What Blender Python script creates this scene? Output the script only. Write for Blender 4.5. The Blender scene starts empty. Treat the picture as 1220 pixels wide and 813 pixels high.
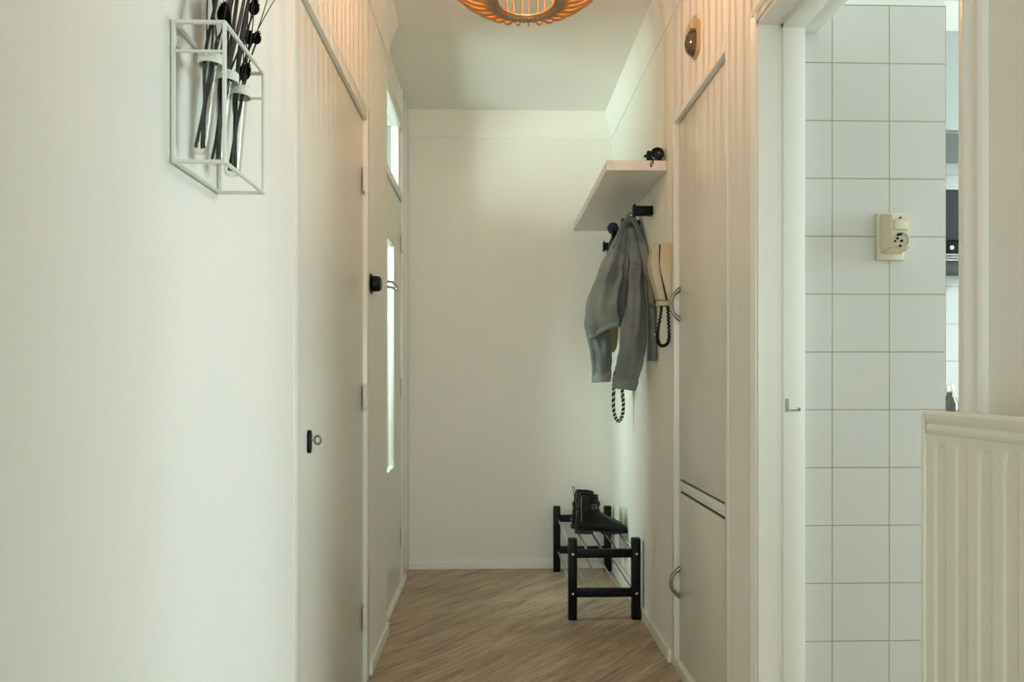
import bpy, bmesh, math, random
from mathutils import Vector, Matrix, noise
random.seed(7)
PI = math.pi
scene = bpy.context.scene
C = scene.collection
V = Vector

# ------------------------------------------------------------------ helpers
def box(bm, x0, x1, y0, y1, z0, z1, bev=0.0, seg=2):
    r = bmesh.ops.create_cube(bm, size=1.0)
    vs = r['verts']
    for v in vs:
        v.co = V((x0 + (v.co.x + .5) * (x1 - x0), y0 + (v.co.y + .5) * (y1 - y0), z0 + (v.co.z + .5) * (z1 - z0)))
    if bev > 0:
        es = list({e for v in vs for e in v.link_edges})
        bmesh.ops.bevel(bm, geom=es, offset=bev, segments=seg, affect='EDGES', profile=.5)
    return bm

def loft(bm, rings, closed_ring=True, cap0=True, cap1=True, loop=False):
    vr = [[bm.verts.new(p) for p in r] for r in rings]
    n = len(vr[0])
    m = len(vr)
    for i in range(m if loop else m - 1):
        a, b = vr[i], vr[(i + 1) % m]
        for j in range(n if closed_ring else n - 1):
            k = (j + 1) % n
            bm.faces.new((a[j], a[k], b[k], b[j]))
    if not loop:
        if cap0: bm.faces.new(list(reversed(vr[0])))
        if cap1: bm.faces.new(vr[-1])
    return bm

def frames(pts, closed=False):
    n = len(pts)
    out = []
    up = None
    for i in range(n):
        if closed:
            t = pts[(i + 1) % n] - pts[i - 1]
        else:
            t = pts[min(i + 1, n - 1)] - pts[max(i - 1, 0)]
        t = t.normalized()
        if up is None:
            up = V((0, 0, 1)) if abs(t.z) < .9 else V((0, 1, 0))
        a = (up - t * up.dot(t)).normalized()
        b = t.cross(a).normalized()
        up = a
        out.append((a, b))
    return out

def tube(bm, pts, r, n=10, closed=False, flat=1.0):
    pts = [V(p) for p in pts]
    fr = frames(pts, closed)
    rings = []
    for i, p in enumerate(pts):
        rr = r[i] if isinstance(r, (list, tuple)) else r
        a, b = fr[i]
        rings.append([p + (a * math.cos(2 * PI * k / n) + b * math.sin(2 * PI * k / n) * flat) * rr for k in range(n)])
    return loft(bm, rings, loop=closed)

def cyl(bm, p0, p1, r0, r1=None, n=20, bev=0.0):
    r1 = r0 if r1 is None else r1
    p0, p1 = V(p0), V(p1)
    if bev:
        d = (p1 - p0).normalized()
        return tube(bm, [p0, p0 + d * bev, p1 - d * bev, p1], [r0 - bev, r0, r1, r1 - bev], n)
    return tube(bm, [p0, p1], [r0, r1], n)

def lathe(bm, prof, cx, cy, n=32, cap0=False, cap1=False):
    rings = [[V((cx + r * math.cos(2 * PI * k / n), cy + r * math.sin(2 * PI * k / n), z)) for k in range(n)] for r, z in prof]
    return loft(bm, rings, cap0=cap0, cap1=cap1)

def prism(bm, poly, axis, a0, a1, bev=0.0):
    def mk(a, p):
        if axis == 'X': return V((a, p[0], p[1]))
        if axis == 'Y': return V((p[0], a, p[1]))
        return V((p[0], p[1], a))
    before = set(bm.verts)
    loft(bm, [[mk(a0, p) for p in poly], [mk(a1, p) for p in poly]])
    if bev:
        es = list({e for v in bm.verts if v not in before for e in v.link_edges})
        bmesh.ops.bevel(bm, geom=es, offset=bev, segments=2, affect='EDGES', profile=.5)
    return bm

def torus(bm, c, axis, R, r, n=32, m=10):
    c = V(c); axis = V(axis).normalized()
    u = axis.orthogonal().normalized(); w = axis.cross(u)
    return tube(bm, [c + (u * math.cos(2 * PI * k / n) + w * math.sin(2 * PI * k / n)) * R for k in range(n)], r, m, closed=True)

def catmull(pts, sub=6):
    pts = [V(p) for p in pts]
    out = []
    n = len(pts)
    for i in range(n - 1):
        p0 = pts[max(i - 1, 0)]; p1 = pts[i]; p2 = pts[i + 1]; p3 = pts[min(i + 2, n - 1)]
        for s in range(sub):
            t = s / sub
            out.append(.5 * ((2 * p1) + (p2 - p0) * t + (2 * p0 - 5 * p1 + 4 * p2 - p3) * t * t + (3 * p1 - p0 - 3 * p2 + p3) * t ** 3))
    out.append(pts[-1])
    return out

OFF = {}          # world origin of every object that has children

def obj(name, bm, mat, parent=None, origin=None, smooth=True, angle=38):
    """bm holds world coordinates; ONE mesh object comes out of it."""
    bmesh.ops.recalc_face_normals(bm, faces=bm.faces[:])
    off = V(OFF[parent.name]) if parent is not None else V(origin or (0, 0, 0))
    if off.length: bmesh.ops.translate(bm, verts=bm.verts[:], vec=-off)
    me = bpy.data.meshes.new(name)
    bm.to_mesh(me); bm.free()
    if smooth:
        for p in me.polygons: p.use_smooth = True
        me.set_sharp_from_angle(angle=math.radians(angle))
    me.materials.append(mat)
    o = bpy.data.objects.new(name, me)
    C.objects.link(o)
    if parent is not None: o.parent = parent
    else: o.location = off
    OFF[o.name] = tuple(off)
    return o

def tag(o, label, cat, group=None, kind=None):
    o['label'] = label; o['category'] = cat
    if group: o['group'] = group
    if kind: o['kind'] = kind
    return o

def thing(name, label, cat, loc, group=None, kind=None):
    o = bpy.data.objects.new(name, None)
    o.empty_display_size = .05
    C.objects.link(o)
    o.location = loc
    OFF[o.name] = tuple(loc)
    return tag(o, label, cat, group, kind)

def struct(name, bm, mat, label, cat, smooth=False):
    o = obj(name, bm, mat, smooth=smooth)
    return tag(o, label, cat, kind='structure')

def copy_thing(o, loc, label=None):
    c = o.copy(); C.objects.link(c); c.location = loc
    if label: c['label'] = label
    for ch in o.children:
        d = ch.copy(); C.objects.link(d); d.parent = c
        for g in ch.children:
            e = g.copy(); C.objects.link(e); e.parent = d
    return c

B = bmesh.new

# ------------------------------------------------------------------ materials
def mat(name, col, rough=.5, metal=0.0, spec=.5, bump=0.0, bscale=60.0, var=0.0, vscale=6.0, coat=0.0, sheen=0.0, stretch=None):
    m = bpy.data.materials.new(name); m.use_nodes = True
    nt = m.node_tree; b = nt.nodes['Principled BSDF']
    b.inputs['Base Color'].default_value = (*col, 1)
    b.inputs['Roughness'].default_value = rough
    b.inputs['Metallic'].default_value = metal
    b.inputs['Specular IOR Level'].default_value = spec
    if coat: b.inputs['Coat Weight'].default_value = coat
    if sheen: b.inputs['Sheen Weight'].default_value = sheen
    tc = nt.nodes.new('ShaderNodeTexCoord')
    src = tc.outputs['Object']
    if stretch:
        mp = nt.nodes.new('ShaderNodeMapping'); mp.inputs['Scale'].default_value = stretch
        nt.links.new(src, mp.inputs['Vector']); src = mp.outputs['Vector']
    if bump:
        nz = nt.nodes.new('ShaderNodeTexNoise'); nz.inputs['Scale'].default_value = bscale; nz.inputs['Detail'].default_value = 4
        bp = nt.nodes.new('ShaderNodeBump'); bp.inputs['Strength'].default_value = bump; bp.inputs['Distance'].default_value = .004
        nt.links.new(src, nz.inputs['Vector']); nt.links.new(nz.outputs['Fac'], bp.inputs['Height']); nt.links.new(bp.outputs['Normal'], b.inputs['Normal'])
    nz2 = nt.nodes.new('ShaderNodeTexNoise'); nz2.inputs['Scale'].default_value = vscale; nz2.inputs['Detail'].default_value = 3
    nt.links.new(src, nz2.inputs['Vector'])
    rp = nt.nodes.new('ShaderNodeMapRange'); v = max(var, .012)
    rp.inputs['To Min'].default_value = 1 - v; rp.inputs['To Max'].default_value = 1 + v
    nt.links.new(nz2.outputs['Fac'], rp.inputs['Value'])
    mx = nt.nodes.new('ShaderNodeMix'); mx.data_type = 'RGBA'; mx.blend_type = 'MULTIPLY'; mx.inputs['Factor'].default_value = 1
    mx.inputs['A'].default_value = (*col, 1)
    nt.links.new(rp.outputs['Result'], mx.inputs['B']); nt.links.new(mx.outputs['Result'], b.inputs['Base Color'])
    return m

WALL_C = (.79, .785, .735)
M_wall = mat('plaster_white', WALL_C, .75, bump=.25, bscale=38, var=.012, vscale=2)
M_ceil = mat('ceiling_white', (.80, .80, .75), .8, bump=.1, bscale=30)
M_paint = mat('white_lacquer', (.80, .79, .735), .28, bump=.05, bscale=14, var=.01, vscale=3)
M_trim = mat('white_trim_paint', (.82, .815, .77), .25, bump=.06, bscale=22)
M_door = mat('white_door_paint', (.72, .715, .655), .3, bump=.05, bscale=9, var=.02, vscale=2)
M_gapshade = mat('painted_gap_shade', (.03, .028, .022), .9)  # near-black colour standing in for the shade in door gaps
M_black = mat('black_stained_wood', (.0035, .0035, .0035), .45, spec=.18, bump=.1, bscale=80)
M_blackplastic = mat('black_plastic', (.004, .004, .0045), .38, spec=.2)
M_blackmat = mat('black_rubber', (.006, .006, .006), .7)
M_chrome = mat('brushed_chrome', (.82, .80, .76), .25, metal=1)
M_steel = mat('galvanised_steel', (.35, .35, .33), .4, metal=1)
M_pewter = mat('pewter', (.30, .295, .275), .35, metal=1, bump=.3, bscale=90)
M_leather = mat('black_leather', (.0045, .005, .0055), .42, spec=.25, bump=.25, bscale=160, var=.15)
M_sole = mat('black_sole', (.006, .006, .006), .6)
M_cream = mat('cream_plastic', (.70, .645, .50), .35)
M_creamd = mat('cream_plastic_recess', (.52, .47, .36), .4)
M_phone = mat('beige_phone_plastic', (.50, .425, .29), .4)
M_wire = mat('white_powder_coat', (.72, .74, .68), .4)
M_stem = mat('dark_dried_stem', (.008, .010, .008), .8, var=.5, vscale=60)
M_leaf = mat('dark_dried_leaf', (.012, .017, .012), .75, var=.4, vscale=50)
M_seed = mat('black_seed_head', (.003, .003, .003), .9, spec=.1)
M_rad = mat('radiator_enamel', (.78, .77, .68), .35, bump=.03, bscale=20)
M_brass = mat('beige_chime_cover', (.52, .38, .22), .35)
M_smoke = mat('smoked_dome', (.085, .068, .043), .15, spec=.7)
M_tan = mat('tan_leather', (.115, .07, .033), .6, bump=.3, bscale=120)
M_blue = mat('blue_knit', (.028, .040, .075), .95, bump=.9, bscale=260, var=.6, vscale=140)
M_bamboo = mat('bamboo_strip', (.50, .27, .09), .5, var=.2, vscale=30)
M_ring = mat('rattan_binding', (.33, .245, .15), .7, bump=.8, bscale=150, var=.25, vscale=120)
M_shelf = mat('shelf_white_foil', (.74, .70, .65), .35)
M_cab = mat('pale_grey_cabinet', (.40, .42, .40), .4)
M_worktop = mat('grey_worktop', (.25, .25, .25), .4)
M_lens = mat('lens_glass', (.006, .006, .007), .12, spec=.4)
M_pale = mat('pale_cord', (.62, .62, .57), .7)

def fabric(name, col, col2):
    m = bpy.data.materials.new(name); m.use_nodes = True
    nt = m.node_tree; b = nt.nodes['Principled BSDF']; b.inputs['Roughness'].default_value = .95
    b.inputs['Specular IOR Level'].default_value = .15
    b.inputs['Sheen Weight'].default_value = .15
    tc = nt.nodes.new('ShaderNodeTexCoord')
    n1 = nt.nodes.new('ShaderNodeTexNoise'); n1.inputs['Scale'].default_value = 9; n1.inputs['Detail'].default_value = 6
    n2 = nt.nodes.new('ShaderNodeTexNoise'); n2.inputs['Scale'].default_value = 420; n2.inputs['Detail'].default_value = 2
    ad = nt.nodes.new('ShaderNodeMath'); ad.operation = 'MULTIPLY_ADD'; ad.inputs[1].default_value = .45
    nt.links.new(tc.outputs['Object'], n1.inputs['Vector']); nt.links.new(tc.outputs['Object'], n2.inputs['Vector'])
    nt.links.new(n2.outputs['Fac'], ad.inputs[0])
    s = nt.nodes.new('ShaderNodeMath'); s.operation = 'MULTIPLY'; s.inputs[1].default_value = .6
    nt.links.new(n1.outputs['Fac'], s.inputs[0]); nt.links.new(s.outputs[0], ad.inputs[2])
    cr = nt.nodes.new('ShaderNodeValToRGB'); cr.color_ramp.elements[0].position = .3; cr.color_ramp.elements[1].position = .75
    cr.color_ramp.elements[0].color = (*col, 1); cr.color_ramp.elements[1].color = (*col2, 1)
    nt.links.new(ad.outputs[0], cr.inputs['Fac']); nt.links.new(cr.outputs['Color'], b.inputs['Base Color'])
    bp = nt.nodes.new('ShaderNodeBump'); bp.inputs['Strength'].default_value = .5; bp.inputs['Distance'].default_value = .002
    nt.links.new(n2.outputs['Fac'], bp.inputs['Height']); nt.links.new(bp.outputs['Normal'], b.inputs['Normal'])
    return m
M_denim = fabric('washed_grey_denim', (.095, .112, .110), (.275, .295, .275))
M_denimd = fabric('faded_denim_edge', (.10, .13, .135), (.33, .365, .35))
M_denimin = fabric('denim_inside', (.05, .06, .065), (.10, .12, .12))

def floor_mat():
    m = bpy.data.materials.new('wood_look_vinyl'); m.use_nodes = True
    nt = m.node_tree; b = nt.nodes['Principled BSDF']; b.inputs['Roughness'].default_value = .42
    tc = nt.nodes.new('ShaderNodeTexCoord')
    r = nt.nodes.new('ShaderNodeMapping'); r.vector_type = 'POINT'; r.inputs['Rotation'].default_value = (0, 0, math.radians(-47))
    nt.links.new(tc.outputs['Object'], r.inputs['Vector'])
    def noise_layer(sx, sy, detail, rough):
        mp = nt.nodes.new('ShaderNodeMapping'); mp.inputs['Scale'].default_value = (sx, sy, 1)
        nt.links.new(r.outputs['Vector'], mp.inputs['Vector'])
        nz = nt.nodes.new('ShaderNodeTexNoise'); nz.inputs['Scale'].default_value = 1; nz.inputs['Detail'].default_value = detail
        nz.inputs['Roughness'].default_value = rough
        nt.links.new(mp.outputs['Vector'], nz.inputs['Vector']); return nz
    a = noise_layer(5, 75, 5, .65); c = noise_layer(2.2, 14, 3, .5); d = noise_layer(14, 240, 3, .6)
    m1 = nt.nodes.new('ShaderNodeMath'); m1.operation = 'MULTIPLY_ADD'; m1.inputs[1].default_value = .55
    m2 = nt.nodes.new('ShaderNodeMath'); m2.operation = 'MULTIPLY_ADD'; m2.inputs[1].default_value = .3
    m3 = nt.nodes.new('ShaderNodeMath'); m3.operation = 'MULTIPLY'; m3.inputs[1].default_value = .2
    nt.links.new(d.outputs['Fac'], m3.inputs[0]); nt.links.new(c.outputs['Fac'], m2.inputs[0]); nt.links.new(m3.outputs[0], m2.inputs[2])
    nt.links.new(a.outputs['Fac'], m1.inputs[0]); nt.links.new(m2.outputs[0], m1.inputs[2])
    cr = nt.nodes.new('ShaderNodeValToRGB'); e = cr.color_ramp.elements
    e[0].position = .38; e[0].color = (.19, .135, .09, 1); e[1].position = .66; e[1].color = (.60, .48, .355, 1)
    x = e.new(.52); x.color = (.39, .295, .205, 1)
    nt.links.new(m1.outputs[0], cr.inputs['Fac']); nt.links.new(cr.outputs['Color'], b.inputs['Base Color'])
    bp = nt.nodes.new('ShaderNodeBump'); bp.inputs['Strength'].default_value = .12; bp.inputs['Distance'].default_value = .002
    nt.links.new(m1.outputs[0], bp.inputs['Height']); nt.links.new(bp.outputs['Normal'], b.inputs['Normal'])
    return m
M_floor = floor_mat()

def tile_mat():
    m = bpy.data.materials.new('white_glazed_tile'); m.use_nodes = True
    nt = m.node_tree; b = nt.nodes['Principled BSDF']; b.inputs['Roughness'].default_value = .16
    tc = nt.nodes.new('ShaderNodeTexCoord'); sp = nt.nodes.new('ShaderNodeSeparateXYZ'); cb = nt.nodes.new('ShaderNodeCombineXYZ')
    nt.links.new(tc.outputs['Object'], sp.inputs[0])
    ax = nt.nodes.new('ShaderNodeMath'); ax.operation = 'ADD'; ax.inputs[1].default_value = -.878 + .0009
    az = nt.nodes.new('ShaderNodeMath'); az.operation = 'ADD'; az.inputs[1].default_value = -1.911 + 3.0 + .0009
    nt.links.new(sp.outputs['X'], ax.inputs[0]); nt.links.new(sp.outputs['Z'], az.inputs[0])
    nt.links.new(ax.outputs[0], cb.inputs[0]); nt.links.new(az.outputs[0], cb.inputs[1])
    br = nt.nodes.new('ShaderNodeTexBrick'); br.offset = 0; br.squash = 1
    br.inputs['Scale'].default_value = 1; br.inputs['Brick Width'].default_value = .15; br.inputs['Row Height'].default_value = .15
    br.inputs['Mortar Size'].default_value = .0016; br.inputs['Mortar Smooth'].default_value = .1; br.inputs['Bias'].default_value = -.6
    br.inputs['Color1'].default_value = (.62, .615, .585, 1); br.inputs['Color2'].default_value = (.60, .61, .59, 1); br.inputs['Mortar'].default_value = (.36, .34, .27, 1)
    nt.links.new(cb.outputs[0], br.inputs['Vector'])
    nt.links.new(br.outputs['Color'], b.inputs['Base Color'])
    rr = nt.nodes.new('ShaderNodeMapRange'); rr.inputs['To Min'].default_value = .16; rr.inputs['To Max'].default_value = .8
    nt.links.new(br.outputs['Fac'], rr.inputs['Value']); nt.links.new(rr.outputs['Result'], b.inputs['Roughness'])
    iv = nt.nodes.new('ShaderNodeMath'); iv.operation = 'SUBTRACT'; iv.inputs[0].default_value = 1
    nt.links.new(br.outputs['Fac'], iv.inputs[1])
    bp = nt.nodes.new('ShaderNodeBump'); bp.inputs['Strength'].default_value = .6; bp.inputs['Distance'].default_value = .002
    nt.links.new(iv.outputs[0], bp.inputs['Height']); nt.links.new(bp.outputs['Normal'], b.inputs['Normal'])
    return m
M_tile = tile_mat()

def glass_mat(name, tint, frost=0.0, refl=.08, ribs=0, fk=.6):
    m = bpy.data.materials.new(name); m.use_nodes = True
    nt = m.node_tree; nt.nodes.clear()
    out = nt.nodes.new('ShaderNodeOutputMaterial')
    tr = nt.nodes.new('ShaderNodeBsdfTransparent'); tr.inputs['Color'].default_value = (*tint, 1)
    gl = nt.nodes.new('ShaderNodeBsdfGlossy'); gl.inputs['Roughness'].default_value = .03
    fr = nt.nodes.new('ShaderNodeLayerWeight'); fr.inputs['Blend'].default_value = .22
    mx = nt.nodes.new('ShaderNodeMixShader')
    mul = nt.nodes.new('ShaderNodeMath'); mul.operation = 'MULTIPLY_ADD'; mul.inputs[1].default_value = fk; mul.inputs[2].default_value = refl * .4
    nt.links.new(fr.outputs['Fresnel'], mul.inputs[0]); nt.links.new(mul.outputs[0], mx.inputs['Fac'])
    base = tr.outputs[0]
    if frost:
        tl = nt.nodes.new('ShaderNodeBsdfTranslucent'); tl.inputs['Color'].default_value = (*tint, 1)
        m2 = nt.nodes.new('ShaderNodeMixShader'); m2.inputs['Fac'].default_value = frost
        nt.links.new(tr.outputs[0], m2.inputs[1]); nt.links.new(tl.outputs[0], m2.inputs[2]); base = m2.outputs[0]
        if ribs:
            tc = nt.nodes.new('ShaderNodeTexCoord')
            wv = nt.nodes.new('ShaderNodeTexWave'); wv.bands_direction = 'Z'; wv.inputs['Scale'].default_value = ribs
            nt.links.new(tc.outputs['Object'], wv.inputs['Vector'])
            bp = nt.nodes.new('ShaderNodeBump'); bp.inputs['Strength'].default_value = .8; bp.inputs['Distance'].default_value = .004
            nt.links.new(wv.outputs['Fac'], bp.inputs['Height']); nt.links.new(bp.outputs['Normal'], tl.inputs['Normal']); nt.links.new(bp.outputs['Normal'], gl.inputs['Normal'])
    nt.links.new(base, mx.inputs[1]); nt.links.new(gl.outputs[0], mx.inputs[2]); nt.links.new(mx.outputs[0], out.inputs['Surface'])
    return m
M_glass = glass_mat('clear_glass', (.97, .985, .975))
M_tubeglass = glass_mat('test_tube_glass', (.975, .985, .98), refl=.06, fk=.26)
M_frost = glass_mat('ribbed_door_glass', (.90, .95, .89), frost=.012, ribs=40, fk=.35)

def emit(name, col, s):
    m = bpy.data.materials.new(name); m.use_nodes = True
    nt = m.node_tree; nt.nodes.clear()
    o = nt.nodes.new('ShaderNodeOutputMaterial'); e = nt.nodes.new('ShaderNodeEmission')
    e.inputs['Color'].default_value = (*col, 1); e.inputs['Strength'].default_value = s
    nt.links.new(e.outputs[0], o.inputs['Surface']); return m

# ------------------------------------------------------------------ dimensions (metres)
XL, XD, XR = -.455, -.484, .68
YE, H = 3.906, 2.61
YK = 1.745            # tiled kitchen wall
XW = .785             # kitchen side of the corridor wall

# ------------------------------------------------------------------ room shell
struct('floor', box(B(), -2.4, 3.6, -4.2, 4.1, -.1, 0), M_floor, 'brown wood-look vinyl floor with diagonal grain', 'floor')
struct('ceiling', box(B(), -2.4, 3.6, -4.2, 4.1, H, H + .1), M_ceil, 'plain white plaster ceiling', 'ceiling')

bm = B()
box(bm, XL - .1, XL, -.35, 1.59, 0, H)
box(bm, XL - .1, XL, 2.485, 2.93, 0, H)
box(bm, XL - .1, XL, 1.59, 2.485, 2.04, H)
box(bm, XD - .1, XD, 2.93, 2.94, 0, H)
box(bm, XD - .05, XD, 3.66, 4.0, 0, H)
box(bm, XD - .1, XD, 2.94, 3.66, 2.44, H)
box(bm, XL - .1, XL - .07, 1.59, 2.485, 0, 2.04)
struct('wall_left', bm, M_wall, 'white plaster wall with the closet door and the glazed front door', 'wall')
struct('wall_end', box(B(), XD - .05, XR + .2, YE, YE + .1, 0, H), M_wall, 'white end wall behind the shoe rack', 'wall')

CY0, CY1, CZ = 1.985, 2.545, 2.05      # cupboard opening
DY0, DY1, DZ = .961, 1.732, 2.005       # kitchen doorway
bm = B()
box(bm, XR, XW, -.35, DY0, 0, H)
box(bm, XR, XW, DY0, DY1, DZ, H)
box(bm, XR, XW, DY1, CY0 - .012, 0, H)
box(bm, XR, XW, CY0 - .012, CY1 + .012, CZ + .012, H)
box(bm, XR + .06, XW, CY0 - .012, CY1 + .012, 0, CZ + .012)
box(bm, XR, XW, CY1 + .012, 4.0, 0, H)
struct('wall_right', bm, M_wall, 'white plaster wall with the built-in cupboard and kitchen doorway', 'wall')

# kitchen and living room beyond the frame, so that daylight comes through real openings
bm = B()
box(bm, XW, 1.177, YK, YK + .1, 0, 2.062)
struct('wall_kitchen', bm, M_tile, 'wall of square white glazed tiles seen through the doorway', 'wall')
bm = B()
box(bm, XW, 1.177, YK + .004, YK + .1, 2.062, H)
box(bm, 1.09, 1.177, YK + .1, 2.7, 0, H)
struct('wall_kitchen_upper', bm, M_wall, 'white plaster above the tiles of the kitchen', 'wall')
bm = B()
box(bm, 1.09, 3.4, 2.7, 2.8, 0, 2.11)
struct('wall_kitchen_back', bm, M_tile, 'tiled kitchen wall behind the black oven', 'wall')
bm = B()
box(bm, 1.09, 3.4, 2.7, 2.8, 2.11, H)
KWX = 3.3
WY0, WY1, WZ0, WZ1 = .85, 2.35, .92, 2.25
box(bm, KWX, KWX + .1, -.35, WY0, 0, H); box(bm, KWX, KWX + .1, WY1, 2.8, 0, H)
box(bm, KWX, KWX + .1, WY0, WY1, 0, WZ0); box(bm, KWX, KWX + .1, WY0, WY1, WZ1, H)
box(bm, XW, KWX + .1, -.45, -.35, 0, H)
struct('wall_kitchen_window', bm, M_wall, 'white kitchen wall around its window', 'wall')
bm = B()
BX0, BX1, BZ0, BZ1 = -1.5, 1.9, .35, 2.35
box(bm, -2.4, BX0, -4.1, -4.0, 0, H); box(bm, BX1, 3.6, -4.1, -4.0, 0, H)
box(bm, BX0, BX1, -4.1, -4.0, 0, BZ0); box(bm, BX0, BX1, -4.1, -4.0, BZ1, H)
box(bm, -2.4, -2.3, -4.1, -.35, 0, H); box(bm, 3.5, 3.6, -4.1, -.35, 0, H)
box(bm, -2.4, XL - .1, -.45, -.35, 0, H)
struct('wall_back', bm, M_wall, 'white living room walls behind the hallway', 'wall')

def window(name, label, mk, pane):
    f = B()
    for b4 in mk: box(f, *b4, .004)
    w = struct(name, f, M_trim, label, 'window')
    p = B(); box(p, *pane)
    obj('pane', p, M_glass, w, smooth=False)
    return w
window('window_1', 'white framed kitchen window', [
    (KWX + .02, KWX + .08, WY0, WY0 + .05, WZ0, WZ1), (KWX + .02, KWX + .08, WY1 - .05, WY1, WZ0, WZ1),
    (KWX + .02, KWX + .08, WY0, WY1, WZ0, WZ0 + .05), (KWX + .02, KWX + .08, WY0, WY1, WZ1 - .05, WZ1)],
    (KWX + .045, KWX + .05, WY0, WY1, WZ0, WZ1))
window('window_2', 'wide white framed living room window', [
    (BX0, BX0 + .06, -4.08, -4.02, BZ0, BZ1), (BX1 - .06, BX1, -4.08, -4.02, BZ0, BZ1), (.17, .23, -4.08, -4.02, BZ0, BZ1),
    (BX0, BX1, -4.08, -4.02, BZ0, BZ0 + .06), (BX0, BX1, -4.08, -4.02, BZ1 - .06, BZ1)],
    (BX0, BX1, -4.055, -4.05, BZ0, BZ1))

# cornices
cz = 2.465
bm = prism(B(), [(XR, H), (XR - .043, H), (XR - .043, H - .006), (XR - .012, cz + .045), (XR - .004, cz), (XR, cz)], 'Y', -.35, YE)
struct('trim_1', bm, M_ceil, 'coved cornice above the wall with the cupboard', 'cornice')
bm = prism(B(), [(XL, H), (XL + .05, H), (XL + .05, H - .006), (XL + .016, cz + .05), (XL + .005, cz), (XL, cz)], 'Y', -.35, 2.93)
struct('trim_2', bm, M_ceil, 'coved cornice above the wall with the closet door', 'cornice')
bm = prism(B(), [(YE, H), (YE - .043, H), (YE - .043, H - .006), (YE - .012, cz + .045), (YE - .004, cz), (YE, cz)], 'X', XD, XR)
struct('trim_3', bm, M_ceil, 'coved cornice above the end wall', 'cornice')

# baseboards
def base(name, bm, label): struct(name, bm, M_trim, label, 'baseboard')
base('baseboard_end', box(B(), XD, XR, YE - .012, YE, 0, .045, .003), 'low white baseboard under the end wall')
base('baseboard_right', box(B(), XR - .012, XR, CY1 + .05, YE - .012, 0, .05, .003), 'low white baseboard behind the shoe rack')
base('baseboard_left', box(B(), XL, XL + .011, 2.515, 2.925, 0, .05, .003), 'short white baseboard between the closet door and the recess')

# ------------------------------------------------------------------ closet door (door_1) in the left wall
def hinge_bm(x, y, z, sx, h=.075):
    b = B()
    cyl(b, (x, y, z - h / 2), (x, y, z + h / 2), .006, bev=.001, n=14)
    for k in (-1, 1):
        cyl(b, (x, y, z + k * (h / 2 + .004) - .003), (x, y, z + k * (h / 2 + .004) + .003), .0045, n=12)
    box(b, x - .003 + sx * .002, x + .001 + sx * .002, y - .022, y + .022, z - h / 2, z + h / 2, .001)
    return b
bm = B()
f = .045
box(bm, XL - .06, XL + .0015, 1.565, 1.615, 0, 2.065, .002)
box(bm, XL - .06, XL + .0015, 2.46, 2.51, 0, 2.065, .002)
box(bm, XL - .06, XL + .0015, 1.615, 2.46, 2.018, 2.065, .002)
struct('trim_4', bm, M_trim, 'white painted frame around the closet door', 'door frame', smooth=True)
bm = box(B(), XL - .055, XL - .013, 1.618, 2.456, .012, 2.014, .001)
d1 = struct('door_1', bm, M_door, 'flush white closet door with a key in its black keyhole plate', 'door', smooth=True)
for z in (1.80, 1.025, .235):
    obj('hinge', hinge_bm(XL - .005, 2.455, z, 0, .085), M_trim, d1)
obj('gap_shade', box(B(), XL - .058, XL - .019, 1.612, 2.463, .010, 2.021), M_gapshade, d1, smooth=False)  # added dark slab: paints shade into the gap around the closet door
# keyhole plate
yk, zk = 1.735, .932
bm = B()
pl = [(yk + .0115 * math.cos(t), zk + .018 * (1 if math.sin(t) > 0 else -1) + .0115 * math.sin(t)) for t in [2 * PI * k / 24 + .01 for k in range(24)]]
prism(bm, pl, 'X', XL - .0135, XL - .005, .002)
es = obj('keyhole_plate', bm, M_blackplastic, d1); es['label'] = 'black oval keyhole plate'
# key: shaft + bow, a thing of its own
ky = thing('key', 'small metal key with a ring bow in the closet door lock', 'key', (XL - .01, yk, zk + .004))
bm = B()
cyl(bm, (XL - .016, yk, zk + .004), (XL + .003, yk, zk + .004), .0026, .0024, n=12)
cyl(bm, (XL - .006, yk, zk + .004), (XL - .003, yk, zk + .004), .0042, n=14)
obj('key_shaft', bm, M_steel, ky)
bm = B()
c = V((XL + .011, yk, zk + .004))
tube(bm, [c + V((math.cos(t) * .0085, -.25 * math.cos(t) * .0085, math.sin(t) * .0105)) for t in [2 * PI * k / 28 for k in range(28)]], .0028, 8, closed=True)
obj('key_bow', bm, M_pewter, ky)

# black round knob on the pillar
kn = thing('rotary_switch', 'small black round switch on the white wall beside the closet door', 'switch', (XL, 2.545, 1.442))
obj('wall_plate', cyl(B(), (XL - .001, 2.545, 1.442), (XL + .005, 2.545, 1.442), .038, bev=.002, n=32), M_blackplastic, kn)
obj('dial', cyl(B(), (XL + .005, 2.545, 1.442), (XL + .038, 2.545, 1.442), .030, .028, bev=.006, n=32), M_blackplastic, kn)

# ------------------------------------------------------------------ front door (door_2) in the recess
bm = B()
box(bm, XD - .045, XD + .006, 3.605, 3.70, 0, H, .004)                    # hinge post
box(bm, XD - .048, XD + .006, 2.925, 3.605, 2.018, 2.062, .004)           # transom rail
box(bm, XD - .048, XD + .006, 2.925, 3.605, 2.395, 2.47, .004)            # head
box(bm, XD - .046, XD - .008, 3.555, 3.607, 2.055, 2.40, .003)            # sash stile
box(bm, XD - .05, XD + .003, 3.70, YE, 0, H, .003)
struct('trim_5', bm, M_trim, 'white frame of the front door and its transom light', 'door frame', smooth=True)
w3 = struct('window_3', box(B(), XD - .044, XD - .039, 2.925, 3.555, 2.062, 2.395), M_frost, 'transom light above the front door', 'window')
gy0, gy1, gz0, gz1 = 3.02, 3.335, .655, 1.735
bm = B()
for b4 in [(2.94, gy0, .03, 2.012), (gy1, 3.60, .03, 2.012), (gy0, gy1, .03, gz0), (gy0, gy1, gz1, 2.012)]:
    box(bm, XD - .026, XD - .004, *b4)
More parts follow.
